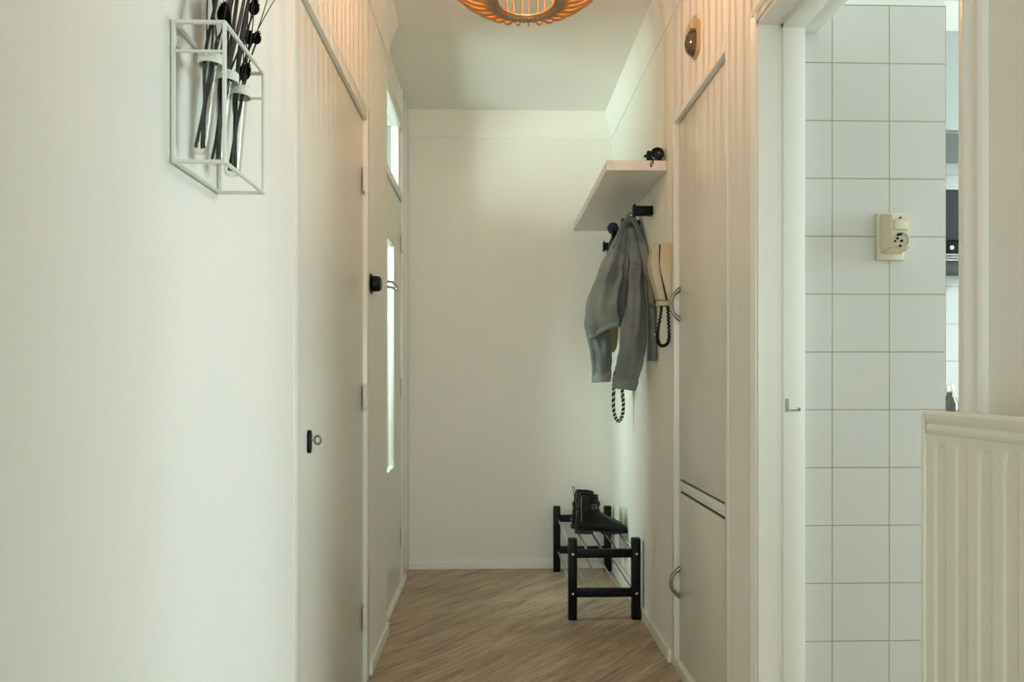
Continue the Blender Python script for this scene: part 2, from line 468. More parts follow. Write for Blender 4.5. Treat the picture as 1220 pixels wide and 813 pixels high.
d2 = struct('door_2', bm, M_door, 'white front door with a tall narrow ribbed glass panel', 'door')
bm = B()
for b4 in [(gy0 - .012, gy0 + .004, gz0 - .012, gz1 + .012), (gy1 - .004, gy1 + .012, gz0 - .012, gz1 + .012), (gy0, gy1, gz0 - .012, gz0 + .004), (gy0, gy1, gz1 - .004, gz1 + .012)]:
    box(bm, XD - .026, XD + .001, *b4, .002)
obj('glazing_bead', bm, M_trim, d2)
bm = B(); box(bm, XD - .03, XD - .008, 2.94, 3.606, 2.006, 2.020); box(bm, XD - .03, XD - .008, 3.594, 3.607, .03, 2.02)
obj('gap_shade', bm, M_gapshade, d2, smooth=False)  # added dark strips in place of shade along the top and hinge side
obj('glass_panel', box(B(), XD - .022, XD - .016, gy0, gy1, gz0, gz1), M_frost, d2, smooth=False)
for z in (1.80, 1.045, .26):
    obj('hinge', hinge_bm(XD + .006, 3.603, z, 0, .085), M_trim, d2)
bm = B()
pts = [(XD - .002, 2.975, 1.512), (XD + .03, 2.985, 1.512), (XD + .042, 3.0, 1.512)]
pts += [(XD + .042, 3.13, 1.512)] + [(XD + .042, 3.13 + .012 * math.sin(t), 1.5 + .012 * math.cos(t)) for t in (PI / 4, PI / 2, 3 * PI / 4)] + [(XD + .042, 3.13, 1.488)]
pts += [(XD + .042, 3.0, 1.488), (XD + .03, 2.985, 1.488), (XD - .002, 2.975, 1.488)]
tube(bm, pts, .0045, 10)
hd = obj('handle', bm, M_steel, d2); hd['label'] = 'thin metal loop handle'
bm = prism(B(), [(XD - .09, 0), (XD + .014, 0), (XD + .011, .018), (XD + .004, .028), (XD - .09, .028)], 'Y', 2.94, 3.72)
struct('trim_6', bm, M_trim, 'low white threshold under the front door', 'threshold')

# ------------------------------------------------------------------ built-in cupboard in the right wall
cup = thing('built_in_cupboard', 'flush white built-in cupboard with a tall upper and a short lower door', 'cupboard', (XR, (CY0 + CY1) / 2, 0))
bm = B()
fw = .028
box(bm, XR - .002, XR + .06, CY0 - fw, CY0, 0, CZ + fw, .003)
box(bm, XR - .002, XR + .06, CY1, CY1 + fw, 0, CZ + fw, .003)
box(bm, XR - .002, XR + .06, CY0, CY1, CZ, CZ + fw, .003)
box(bm, XR - .004, XR + .06, CY0, CY1, 0, .045, .003)
box(bm, XR + .016, XR + .06, CY0, CY1, .673, .708, .002)
obj('cupboard_frame', bm, M_paint, cup)
obj('gap_shade_panel', box(B(), XR + .025, XR + .058, CY0 - .006, CY1 + .006, .04, CZ + .006), M_gapshade, cup, smooth=False)  # dark sheet close behind the doors, painting shade into their gaps
def bow_handle(y, z0, z1, x):
    b = B()
    zc = (z0 + z1) / 2; hh = (z1 - z0) / 2
    pts = []; rs = []
    for k in range(17):
        t = -1 + 2 * k / 16
        pts.append((x - .034 * (1 - abs(t) ** 2.4) - .001, y, zc + hh * t)); rs.append(.0058 + .003 * abs(t) ** 3)
    tube(b, pts, rs, 10)
    for k in (-1, 1):
        cyl(b, (x - .004, y, zc + k * hh), (x + .003, y, zc + k * hh), .0085, bev=.001, n=16)
    return b
for z0, z1, hz in ((.716, CZ - .004, (1.312, 1.424)), (.05, .663, (.275, .38))):
    dr = obj('door', box(B(), XR + .017, XR + .040, CY0 + .003, CY1 - .003, z0, z1, .0015), M_door, cup)
    h = obj('handle', bow_handle(CY1 - .012, hz[0], hz[1], XR + .017), M_pewter, dr)
    h['label'] = 'pewter bow handle'

# ------------------------------------------------------------------ kitchen doorway frame
bm = B()
aw = .038
for y0, y1 in ((DY1 - .002, DY1 + aw), (DY0 - aw - .004, DY0 + .002)):
    prism(bm, [(XR, y0), (XR - .008, y0 + .002), (XR - .010, y0 + .008), (XR - .005, (y0 + y1) / 2), (XR - .010, y1 - .008), (XR - .008, y1 - .002), (XR, y1)], 'Z', 0, DZ + aw)
box(bm, XR - .010, XR, DY0, DY1, DZ, DZ + .014, .003)
box(bm, XR - .006, XR, DY0, DY1, DZ + .01, DZ + aw - .012, .002); box(bm, XR - .010, XR, DY0 - aw + .004, DY1 + aw - .002, DZ + aw - .014, DZ + aw, .003)
struct('trim_7', bm, M_trim, 'white moulded architrave around the kitchen doorway', 'door frame', smooth=True)
bm = B()
t = .012
box(bm, XR - .006, .738, DY1 - t, DY1, 0, DZ, .002)
box(bm, .734, .79, DY1 - t - .012, DY1, 0, DZ, .003)
box(bm, XR - .006, .79, DY0, DY0 + t, 0, DZ, .002)
box(bm, XR - .006, .738, DY0, DY1, DZ - t, DZ, .002)
box(bm, .734, .79, DY0, DY1, DZ - t - .012, DZ, .003)
box(bm, .785, .838, DY0 - .02, YK, DZ - .02, DZ + .07, .003)              # kitchen-side head casing
struct('trim_8', bm, M_trim, 'white jamb and head lining of the kitchen doorway', 'door frame', smooth=True)
jy = DY1 - t - .012
st = thing('strike_plate', 'small steel strike plate on the kitchen door jamb', 'strike plate', (.755, jy, 1.02))
bm = B(); box(bm, .738, .747, jy - .003, jy, 1.008, 1.040, .001)
obj('plate', bm, M_steel, st)
bm = B(); box(bm, .750, .775, jy - .002, jy, 1.009, 1.013, .0006); box(bm, .772, .775, jy - .007, jy, 1.009, 1.018, .0006)
obj('lip', bm, M_steel, st)

# ------------------------------------------------------------------ socket and switch on the tiles
sk = thing('wall_socket', 'cream wall socket and light switch block on the white tiles', 'socket', (1.02, YK, 1.45))
obj('back_plate', box(B(), .990, 1.062, YK - .010, YK, 1.397, 1.520, .004), M_cream, sk)
bm = B()
loft(bm, [[V((.998, YK - .008, 1.412)), V((1.055, YK - .008, 1.412)), V((1.055, YK - .008, 1.516)), V((.998, YK - .008, 1.516))],
          [V((1.000, YK - .054, 1.420)), V((1.049, YK - .054, 1.420)), V((1.049, YK - .054, 1.505)), V((1.000, YK - .054, 1.505))]])
bmesh.ops.bevel(bm, geom=bm.edges[:], offset=.003, segments=2, affect='EDGES')
hs = obj('housing', bm, M_cream, sk)
yf = YK - .054
rk = obj('rocker', box(B(), 1.008, 1.041, yf - .004, yf, 1.466, 1.490, .0015), M_cream, sk)
obj('rocker_gap', box(B(), 1.0065, 1.0425, yf - .0008, yf + .001, 1.4645, 1.4915), M_creamd, sk, smooth=False)
bm = B()
cyl(bm, (1.024, yf - .001, 1.4965), (1.024, yf + .001, 1.4965), .0025, n=12)
obj('indicator', bm, M_blackplastic, sk)
sc_ = V((1.0245, yf, 1.440))
def ycirc(r, y, n=32): return [V((sc_.x + r * math.cos(2 * PI * k / n), y, sc_.z + r * math.sin(2 * PI * k / n))) for k in range(n)]
bm = loft(B(), [ycirc(.0205, yf), ycirc(.0205, yf - .0025), ycirc(.0185, yf - .0025), ycirc(.0175, yf - .0006), ycirc(.001, yf - .0004)])
ot = obj('outlet', bm, M_creamd, sk)
bm = B()
for dx, dz, r in ((-.0085, .004, .0032), (.002, -.002, .0034), (-.001, -.0145, .003), (-.015, -.003, .003), (-.007, .0135, .004), (.0005, .0145, .003)):
    cyl(bm, (sc_.x + dx, yf - .0025, sc_.z + dz), (sc_.x + dx, yf - .0002, sc_.z + dz), r, n=10)
obj('socket_hole', bm, M_blackplastic, ot)

# ------------------------------------------------------------------ kitchen pieces glimpsed past the tiles
bm = B(); box(bm, 1.18, 3.2, 2.1, 2.695, .86, .90, .003)
wt = obj('worktop', bm, M_worktop, origin=(2.2, 2.4, .86)); tag(wt, 'grey kitchen worktop along the tiled back wall', 'worktop')
kc = thing('kitchen_cabinet', 'white kitchen base cabinet under the worktop', 'cabinet', (2.2, 2.4, 0))
obj('carcass', box(B(), 1.18, 3.2, 2.15, 2.69, 0, .858, .002), M_paint, kc)
for k in range(4):
    x = 1.19 + k * .5
    dd = obj('door', box(B(), x, x + .49, 2.125, 2.148, .1, .84, .002), M_trim, kc)
    obj('handle', box(B(), x + .42, x + .43, 2.10, 2.126, .65, .78, .002), M_steel, dd)
ov = thing('wall_oven', 'black oven mounted on the tiled kitchen wall', 'oven', (1.66, 2.6, 1.503))
obj('oven_body', box(B(), 1.36, 1.96, 2.36, 2.695, 1.503, 1.757, .004), M_blackplastic, ov)
obj('oven_door', box(B(), 1.365, 1.80, 2.345, 2.362, 1.575, 1.75, .003), M_blackmat, ov)
obj('control_knob', cyl(B(), (1.597, 2.335, 1.547), (1.597, 2.362, 1.547), .008, n=16), M_chrome, ov)
bm = B()
for z in (1.505, 1.514, 1.523): box(bm, 1.365, 1.955, 2.352, 2.364, z, z + .005)
obj('vent_strip', bm, M_steel, ov)
kb = thing('wall_cabinet', 'pale cabinet hanging above the black oven', 'cabinet', (1.8, 2.6, 1.954))
obj('carcass', box(B(), 1.36, 2.2, 2.36, 2.695, 1.954, 2.31, .008), M_cab, kb)
obj('door', box(B(), 1.365, 1.78, 2.34, 2.359, 1.958, 2.306, .004), M_cab, kb)
bo = thing('dark_bottle', 'small dark bottle with a pale cap on the kitchen worktop', 'bottle', (1.668, 2.45, .90))
obj('bottle_body', lathe(B(), [(.024, .901), (.027, .905), (.027, 1.0), (.018, 1.02), (.011, 1.03), (.011, 1.045)], 1.668, 2.45, 24, True, True), M_smoke, bo)
obj('cap', lathe(B(), [(.013, 1.04), (.014, 1.045), (.014, 1.065), (.012, 1.068)], 1.668, 2.45, 20, True, True), M_chrome, bo)

# ------------------------------------------------------------------ radiator
RX, RY0, RY1, RZ0, RZ1 = .58, .10, .908, .15, 1.05
ra = thing('radiator', 'cream panel radiator with vertical flutes beside the kitchen doorway', 'radiator', (.63, .5, 0))
# fluted front panel: profile in (x, y) extruded in z with closed ends of the flutes
bm = B()
pitch = .0403
ys = []
prof = []
y = RY1 - .006
npt = int((RY1 - RY0 - .012) / .0028)
zs = [RZ0 + .02, RZ0 + .035, RZ0 + .05, RZ0 + .058, RZ1 - .060, RZ1 - .052, RZ1 - .045, RZ1 - .038, RZ1 - .030]
zw = [0, 0, .5, 1, 1, .75, .25, 0, 0]
rows = []
for z, w in zip(zs, zw):
    row = []
    for i in range(npt + 1):
        yy = RY1 - .006 - i * .0028
        u = ((RY1 - .037) - yy) / pitch
        d = 0.0
        if -.5 < u < (RY1 - RY0) / pitch - 1.3:
            fr_ = abs(u - round(u))
            d = max(0.0, 1 - (fr_ / .26) ** 2) if fr_ < .26 else 0
            d = d * d * (3 - 2 * d)
        row.append(V((RX + .0075 * d * w, yy, z)))
    rows.append(row)
loft(bm, rows, closed_ring=False, cap0=False, cap1=False)
fp = obj('front_panel', bm, M_rad, ra, angle=60)
bm = B()
prism(bm, [(RX - .0005, RZ1 - .0305), (RX - .003, RZ1 - .0265), (RX - .003, RZ1 - .020), (RX - .001, RZ1 - .017), (RX - .004, RZ1 - .013), (RX - .004, RZ1 - .004), (RX, RZ1), (RX + .012, RZ1), (RX + .012, RZ1 - .03)], 'Y', RY0, RY1 - .013)
obj('top_rail', bm, M_rad, ra)
bm = box(B(), RX + .002, RX + .012, RY0 + .002, RY1 - .003, RZ0, RZ1 - .01, .002)
obj('panel_body', bm, M_rad, ra)
bm = box(B(), RX - .002, RX + .078, RY1 - .008, RY1 + .002, RZ0 + .005, RZ1 - .002, .004)
obj('side_cover', bm, M_rad, ra)
bm = box(B(), RX - .002, RX + .078, RY0 - .002, RY0 + .008, RZ0 + .005, RZ1 - .002, .004)
obj('side_cover', bm, M_rad, ra)
bm = box(B(), RX + .066, RX + .076, RY0 + .002, RY1 - .004, RZ0, RZ1 - .01, .002)
obj('rear_panel', bm, M_rad, ra)
bm = B()
for k in range(26):
    yy = RY0 + .03 + k * .0295
    box(bm, RX + .016, RX + .062, yy, yy + .020, RZ1 - .010, RZ1 - .007)
for xx in (RX + .014, RX + .038, RX + .062): box(bm, xx, xx + .003, RY0, RY1, RZ1 - .011, RZ1 - .006)
obj('top_grille', bm, M_rad, ra)
for yy in (RY0 + .15, RY1 - .15):
    for zz in (RZ0 + .1, RZ1 - .14):
        obj('wall_bracket', box(B(), RX + .074, XR, yy, yy + .03, zz, zz + .04), M_steel, ra)
bm = B(); tube(bm, catmull([(RX + .04, RY0 + .03, RZ0 + .02), (RX + .04, RY0 + .03, .08), (RX + .04, RY0 + .03, 0)]), .0075, 12)
obj('pipe', bm, M_rad, ra)

# ------------------------------------------------------------------ chime high on the right wall
ch = thing('door_chime', 'beige and smoked oval chime fixed high above the cupboard', 'chime', (XR, 2.26, 2.22))
def dome(bm, yc, zc, a, b_, depth, z_lo, z_hi, n=28, m=10):
    rings = []
    for i in range(m + 1):
        t = i / m * PI / 2
        s = math.cos(t); d = depth * math.sin(t)
        ring = []
        for k in range(n):
            th = 2 * PI * k / n
            c_, s_ = math.cos(th), math.sin(th)
            yy = yc + a * max(s, .02) * (abs(c_) ** .8) * (1 if c_ > 0 else -1)
            zz = zc + b_ * max(s, .02) * (abs(s_) ** .8) * (1 if s_ > 0 else -1)
            ring.append(V((XR - d, yy, min(max(zz, z_lo), z_hi))))
        rings.append(ring)
    loft(bm, rings)
bm = B()
op = []
for k in range(40):
    th = 2 * PI * k / 40
    op.append((2.262 + .042 * (abs(math.cos(th)) ** .55) * (1 if math.cos(th) > 0 else -1), 2.224 + .058 * (abs(math.sin(th)) ** .62) * (1 if math.sin(th) > 0 else -1)))
prism(bm, op, 'X', XR - .012, XR, .003)
obj('back_plate', bm, M_brass, ch)
bm = B()
pr_ = [(XR - .01, 2.290), (XR - .022, 2.286), (XR - .030, 2.270), (XR - .034, 2.243), (XR - .01, 2.243)]
prism(bm, pr_, 'Y', 2.226, 2.298, .004)
obj('cover', bm, M_brass, ch)
bm = B(); dome(bm, 2.262, 2.210, .036, .044, .042, 2.16, 2.245)
obj('smoked_dome', bm, M_smoke, ch)

# ------------------------------------------------------------------ shelf and camera
SX, SY0, SY1, SZ0, SZ1 = .442, 2.655, 3.765, 1.905, 1.944
sh = thing('wall_shelf', 'thick white floating shelf above the denim jacket', 'shelf', (XR, 3.2, SZ0))
obj('board', box(B(), SX, XR - .002, SY0, SY1, SZ0, SZ1, .0015), M_shelf, sh)
for fx, fy, fr0 in ((.625, 2.80, .008), (.52, 2.98, .006)):
    obj('fixing_cap', cyl(B(), (fx, fy, SZ0 - .0015), (fx, fy, SZ0 + .001), fr0, n=14), M_shelf, sh)
cm = thing('camera', 'black camera with a round lens at the end of the white shelf', 'camera', (.645, 2.69, SZ1))
bx, by, bz = .643, 2.712, SZ1
bm = B(); box(bm, bx - .032, bx + .029, by - .012, by + .012, bz, bz + .054, .005, 3)
obj('camera_body', bm, M_blackplastic, cm)
bm = B(); prism(bm, [(bx - .016, bz + .046), (bx - .010, bz + .062), (bx, bz + .066), (bx + .010, bz + .062), (bx + .016, bz + .046)], 'Y', by - .014, by + .012, .003)
obj('prism_hump', bm, M_blackplastic, cm)
lx, lz = bx + .003, bz + .032
bm = B(); lathe_y = []
for r, yy in ((.0, by - .012), (.022, by - .012), (.024, by - .016), (.024, by - .026), (.026, by - .028), (.026, by - .040), (.022, by - .041), (.018, by - .034), (.012, by - .031), (.0005, by - .030)):
    lathe_y.append([V((lx + max(r, .0005) * math.cos(2 * PI * k / 32), yy, lz + max(r, .0005) * math.sin(2 * PI * k / 32))) for k in range(32)])
loft(bm, lathe_y)
ln = obj('lens', bm, M_lens, cm); ln['label'] = 'round dark lens'
obj('shutter_button', cyl(B(), (bx - .024, by, bz + .049), (bx - .024, by, bz + .056), .006, n=16, bev=.001), M_blackplastic, cm)
obj('mode_dial', cyl(B(), (bx + .022, by, bz + .049), (bx + .022, by, bz + .057), .007, n=16, bev=.001), M_blackplastic, cm)
bm = B(); box(bm, bx - .042, bx - .030, by - .004, by + .004, bz + .030, bz + .040, .002)
obj('strap_lug', bm, M_blackplastic, cm)
bm = B()
tube(bm, catmull([(bx - .034, by - .004, bz + .033), (bx - .036, by - .030, bz + .018), (bx - .022, SY0 + .004, bz + .004), (bx - .018, SY0 - .004, bz - .006), (bx - .024, SY0 - .004, bz - .020), (bx - .029, SY0 - .004, bz - .026), (bx - .030, SY0 - .004, bz - .014), (bx - .022, SY0 - .004, bz - .004), (bx - .018, SY0 + .004, bz + .003)], 5), .0016, 8)
obj('strap', bm, M_blackmat, cm)

# ------------------------------------------------------------------ coat pegs
def peg(y, label):
    t = thing('coat_peg', label, 'peg', (XR, y, 1.805), 'black coat pegs in a row under the shelf')
    obj('stem', box(B(), XR - .077, XR, y - .018, y + .018, 1.788, 1.826, .003), M_black, t)
    obj('end_cap', box(B(), XR - .084, XR - .075, y - .020, y + .020, 1.780, 1.834, .003), M_black, t)
    return t
p0 = peg(2.905, 'black coat peg standing free in front of the denim jacket')
for y, l in ((3.17, 'black coat peg the denim jacket hangs from'), (3.43, 'black coat peg with the blue knitted hat'), (3.70, 'black coat peg closest to the end wall')):
    copy_thing(p0, (XR, y, 1.805), l)

# ------------------------------------------------------------------ denim jacket
K = .00384
def JX(x, y=3.12): return (.625 + (x - 750) * K) * y / 3.12
def JZ(yp, y=3.12): return 1.094 + (.725 + (262 - yp) * K) * y / 3.12
jk = thing('denim_jacket', 'washed grey denim jacket hanging from a peg under the shelf', 'jacket', (.6, 3.12, 1.80))

def cloth_tube(rows, n=56, amp=.06, freq=6, seed=0, hem=None, inner=True, pw=1.6, twist=.5, crumple=.006):
    """rows: (y_px, x_left, x_right, y_centre, half_depth). Returns a bmesh, open at the lower end with a turned-in hem."""
    rows = [V(r[:3]).to_tuple() + tuple(r[3:]) for r in rows]
    dense = []
    for i in range(len(rows) - 1):
        p0 = rows[max(i - 1, 0)]; p1 = rows[i]; p2 = rows[i + 1]; p3 = rows[min(i + 2, len(rows) - 1)]
        for s in range(5):
            t = s / 5
            dense.append([.5 * ((2 * b) + (c - a) * t + (2 * a - 5 * b + 4 * c - d) * t * t + (3 * b - a - 3 * c + d) * t ** 3) for a, b, c, d in zip(p0, p1, p2, p3)])
    dense.append(list(rows[-1]))
    L = len(dense)
    rings = []
    for i, (yp, xl, xr, yc, hd) in enumerate(dense):
        f_ = i / (L - 1)
        cx = (JX(xl, yc) + JX(xr, yc)) / 2; hw = (JX(xr, yc) - JX(xl, yc)) / 2
        zc = JZ(yp, yc)
        ring = []
        for k in range(n):
            th = 2 * PI * k / n
            c_, s_ = math.cos(th), math.sin(th)
            g = 1 + amp * (.35 + .65 * f_) * math.sin(freq * th + seed + twist * 4 * f_) + amp * .6 * math.sin((freq * 2 - 1) * th + seed * 2.1 - twist * 3 * f_)
            e = 2 / pw
            px = hw * (abs(c_) ** e) * (1 if c_ > 0 else -1)
            py = hd * (abs(s_) ** e) * (1 if s_ > 0 else -1) * g
            nz = noise.noise(V((px * 9 + seed, py * 9, zc * 11))) * .008 + noise.noise(V((px * 30 + seed, py * 30, zc * 16))) * crumple
            dz = hem(cx + px, py, f_) if hem else 0
            ring.append(V((cx + px * (1 + .25 * (g - 1)) + nz, yc + py + nz * 1.2, zc + dz)))
        rings.append(ring)
    if inner:
        last = rings[-1]; c0 = sum(last, V()) / n
        rings.append([c0 + (p - c0) * .93 + V((0, 0, .001)) for p in last])
        prev = rings[-4]; c1 = sum(prev, V()) / n
        rings.append([c1 + (p - c1) * .90 for p in prev])
    bm = B(); loft(bm, rings, cap0=True, cap1=True)
    return bm

def body_hem(x, y, f_):
    w = max(0.0, (f_ - .55) / .45)
    return w * w * (.055 * max(0, (x - JX(702)) / (JX(735) - JX(702))) + .006 * math.sin(40 * x))
body = cloth_tube([(263, 744, 757, 3.17, .020), (272, 739, 757, 3.17, .036), (288, 730, 757, 3.165, .065), (308, 720.5, 757, 3.16, .095), (332, 710, 757, 3.155, .115), (358, 699.5, 757, 3.15, .125), (382, 697.5, 757, 3.15, .13), (402, 702, 757, 3.15, .125)],
                  amp=.21, freq=6, seed=1.3, hem=body_hem, twist=1.1, crumple=.010)
obj('body', body, M_denim, jk, angle=80)
# waistband: thick turned hem following the lower edge
bm = B()
pts = []
for k in range(30):
    th = PI * .80 + (2 * PI * .42) * k / 29
    cx = (JX(702, 3.15) + JX(757, 3.15)) / 2; hw = (JX(757, 3.15) - JX(702, 3.15)) / 2
    x = cx + hw * (abs(math.cos(th)) ** 1.25) * (1 if math.cos(th) > 0 else -1)
    g = 1 + .20 * math.sin(6 * th + 1.3 + 4.4)
    y = 3.15 + .127 * (abs(math.sin(th)) ** 1.25) * (1 if math.sin(th) > 0 else -1) * g
    pts.append((x, y, JZ(402, 3.15) + .055 * max(0, (x - JX(702)) / (JX(735) - JX(702))) + .006 * math.sin(40 * x)))
tube(bm, pts, .013, 10, flat=.6)
obj('waistband', bm, M_denimd, jk, angle=80)

# sleeve towards the camera
sl = cloth_tube([(272, 747, 757, 3.11, .022), (290, 748.5, 763, 3.06, .040), (312, 751, 767.5, 3.00, .050), (340, 749, 769, 2.97, .052), (370, 745.5, 770.5, 2.96, .052), (400, 740, 770.5, 2.96, .050), (425, 736, 767.5, 2.96, .048), (448, 731.5, 762.5, 2.96, .045), (456, 730.5, 759.5, 2.96, .043)],
                amp=.10, freq=4, seed=.4, pw=1.9, inner=False, twist=.9, crumple=.009)
obj('sleeve', sl, M_denim, jk, angle=80)
def cuff(y0, y1, a, b, yc, hd, tilt):
    rows = [(y0, a[0] - .6, a[1] + .6, yc, hd * 1.05), ((y0 + y1) / 2, (a[0] + b[0]) / 2 - 1, (a[1] + b[1]) / 2 + 1, yc, hd * 1.07), (y1, b[0] - .5, b[1] + .5, yc, hd * 1.04)]
    return cloth_tube(rows, amp=.03, freq=3, seed=.4, pw=1.9, hem=lambda x, y, f_: tilt * (x - JX((a[0] + a[1]) / 2, yc)))
obj('cuff', cuff(453, 465.5, (731, 760.5), (730.5, 757.5), 2.96, .045, -.12), M_denimd, jk, angle=80)
# other sleeve, emerging below the hem
sl2 = cloth_tube([(322, 713, 722, 3.20, .030), (345, 704, 723, 3.24, .045), (365, 697, 723, 3.26, .052), (385, 695.5, 725, 3.265, .052), (405, 699, 728, 3.265, .050), (425, 703, 728.5, 3.265, .046), (448, 705.5, 727.5, 3.265, .043)],
                 amp=.16, freq=4, seed=2.6, pw=1.9, inner=False, twist=1.2, crumple=.010)
obj('sleeve', sl2, M_denim, jk, angle=80)
obj('cuff', cuff(444, 456.5, (705.5, 727.5), (705, 727), 3.265, .043, .05), M_denimd, jk, angle=80)
# front panel by the wall, with darker inside and pale placket
fr2 = cloth_tube([(280, 756, 766, 3.07, .020), (300, 763, 773, 2.97, .028), (325, 767.5, 776.5, 2.90, .030), (355, 769.5, 779.5, 2.86, .032), (390, 771, 781, 2.84, .034), (420, 771.5, 782, 2.83, .034), (431, 772, 782, 2.83, .033)],
                 amp=.12, freq=3, seed=4.0, pw=1.7, crumple=.003)
obj('front_panel', fr2, M_denim, jk, angle=80)
bm = B()
tube(bm, catmull([(JX(x, y_), y_, JZ(z_, y_)) for x, y_, z_ in ((768.5, 2.93, 312), (770.5, 2.865, 340), (772, 2.825, 372), (773.2, 2.803, 405), (773.5, 2.797, 428))], 6), .010, 8, flat=.5)
obj('lining_edge', bm, M_denimin, jk, angle=80)
# collar: a folded band from the loop over the shoulder and down the front edge
bm = B()
tube(bm, catmull([(JX(x, y_), y_, JZ(z_, y_)) for x, y_, z_ in ((731, 3.11, 296), (739, 3.13, 277), (745, 3.14, 266), (751, 3.13, 262), (757, 3.10, 266), (763, 3.04, 282), (769, 2.98, 299), (774.5, 2.92, 314))], 6),
     [.012 + .008 * math.sin(PI * k / 42) for k in range(43)], 12, flat=.6)
obj('collar', bm, M_denim, jk, angle=80)
bm = B()
tube(bm, catmull([(JX(759), 3.135, JZ(262)), (JX(757), 3.15, JZ(254)), (JX(752), 3.155, JZ(252)), (JX(748.5), 3.15, JZ(258)), (JX(749), 3.145, JZ(264))], 6), .0025, 8)
obj('hanging_loop', bm, M_denimin, jk)
# seams
def seam(pts, r=.0022): obj('seam', tube(B(), catmull(pts, 6), r, 6), M_denimd, jk)
seam([(JX(x, y_), y_, JZ(z_, y_)) for x, y_, z_ in ((752, 2.975, 311), (757, 2.95, 314), (762, 2.948, 314), (767, 2.962, 312))], .0034)
seam([(JX(x, y_), y_, JZ(z_, y_)) for x, y_, z_ in ((752, 2.975, 315), (757, 2.95, 318), (762, 2.948, 318), (767, 2.962, 316))], .002)
seam([(JX(x, y_), y_, JZ(z_, y_)) for x, y_, z_ in ((747, 3.065, 297), (742, 3.065, 299), (736, 3.07, 301), (727, 3.10, 303))])
for yy in (330, 365, 400):
    obj('button', cyl(B(), (JX(775.5 + (yy - 330) * .03, 2.82), 2.835 - (yy - 330) * .0002, JZ(yy, 2.82)), (JX(775.5 + (yy - 330) * .03, 2.82), 2.80 - (yy - 330) * .0002, JZ(yy, 2.82)), .006, n=14, bev=.001), M_pewter, jk)

# ------------------------------------------------------------------ things half hidden behind the jacket
ht = thing('knitted_hat', 'dark blue knitted hat bobble peeking out above the denim jacket', 'hat', (.6, 3.43, 1.82))
bm = B(); bmesh.ops.create_icosphere(bm, subdivisions=4, radius=.028)
for v in bm.verts:
    v.co *= 1 + .16 * noise.noise(v.co * 120)
    v.co += V((.606, 3.450, 1.852))
obj('bobble', bm, M_blue, ht, angle=180)
bm = B(); rings = []
for r, z in ((.012, 1.822), (.03, 1.815), (.05, 1.78), (.055, 1.72), (.06, 1.66), (.058, 1.655)):
    rings.append([V((.625 + .75 * r * math.cos(2 * PI * k / 32), 3.475 + .66 * r * math.sin(2 * PI * k / 32), z)) for k in range(32)])
loft(bm, rings)
obj('cap', bm, M_blue, ht, angle=80)
BY = 3.62
def GX(x): return JX(x) * BY / 3.12
def GZ(y): return 1.094 + (JZ(y) - 1.094) * BY / 3.12
bg = thing('brown_bag', 'brown leather bag hanging behind the denim jacket', 'bag', (.60, BY, 1.23))
bm = B(); rings = []
for yp, a, hw, hd in ((352, 724, 6, .02), (357, 724, 9, .030), (385, 724, 9.5, .036), (405, 724.5, 8.5, .036), (416, 726, 6, .028), (420.5, 727.5, 3, .012)):
    rings.append([V((GX(a) + hw * .0060 * (abs(math.cos(t)) ** .8) * (1 if math.cos(t) > 0 else -1), BY + hd * math.sin(t), GZ(yp))) for t in [2 * PI * k / 28 for k in range(28)]])
loft(bm, rings)
obj('bag_body', bm, M_tan, bg, angle=70)
bm = B(); tube(bm, catmull([(GX(718), BY, GZ(354)), (GX(719), BY + .03, GZ(320)), (.615, 3.69, 1.70), (.62, 3.70, 1.829), (.63, 3.69, 1.70), (GX(731), BY + .03, GZ(320)), (GX(730), BY, GZ(354))], 6), .004, 8)
obj('bag_strap', bm, M_tan, bg)

# braided lead: twisted pale and dark strands
def strand(path, R, r, phase, turns):
    bm = B()
    pts = catmull(path, 14)
    fr = frames(pts)
    n = len(pts)
    out = []
    for i, p in enumerate(pts):
        a, b = fr[i]; t = phase + turns * 2 * PI * i / n
        out.append(p + a * math.cos(t) * R + b * math.sin(t) * R)
    tube(bm, out, r, 7)
    return bm
ld = thing('braided_lead', 'black and pale braided lead looped below the jacket sleeve', 'lead', (.60, 3.285, .9))
QY = 3.285
def QX(x): return JX(x) * QY / 3.12
def QZ(y): return 1.094 + (JZ(y) - 1.094) * QY / 3.12
LP = [(.632, 3.416, 1.831), (.628, 3.37, 1.78), (.640, QY + .02, 1.6), (QX(746), QY, 1.32)] + [(QX(x), QY, QZ(y)) for x, y in ((739, 425), (732, 449), (731, 464), (730.5, 482), (732, 496), (736.5, 503), (741, 497), (742.5, 484), (741.5, 470), (741, 455), (744, 425))] + [(QX(749), QY, 1.32), (.648, QY + .02, 1.6), (.640, 3.37, 1.78), (.642, 3.416, 1.831)]
for k, m in enumerate((M_blackmat, M_pale, M_blackmat)):
    o = obj('strand', strand(LP, .0052, .0042, k * 2 * PI / 3, 46), m, ld, angle=80)
    o['label'] = 'pale strand' if k == 1 else 'black strand'
bm = B(); torus(bm, (QX(740.5), QY - .005, QZ(474)), (1, .2, 0), .008, .0022, 20, 8)
obj('clip', bm, M_pewter, ld)
cd = B()
tube(cd, catmull([(.652, 3.416, 1.828), (.654, 3.37, 1.78)] + [(QX(x), QY, QZ(y)) for x, y in ((753, 330), (755, 420), (755, 468), (755.5, 500), (757.5, 517), (759.3, 500), (758.5, 468), (758, 420), (755, 330))] + [(.658, 3.37, 1.78), (.657, 3.416, 1.828)], 10), .0018, 8)
tag(obj('thin_cord', cd, M_pale, origin=(.68 - .02, 3.285, .85)), 'thin pale cord loop hanging straight below the jacket cuff', 'cord')

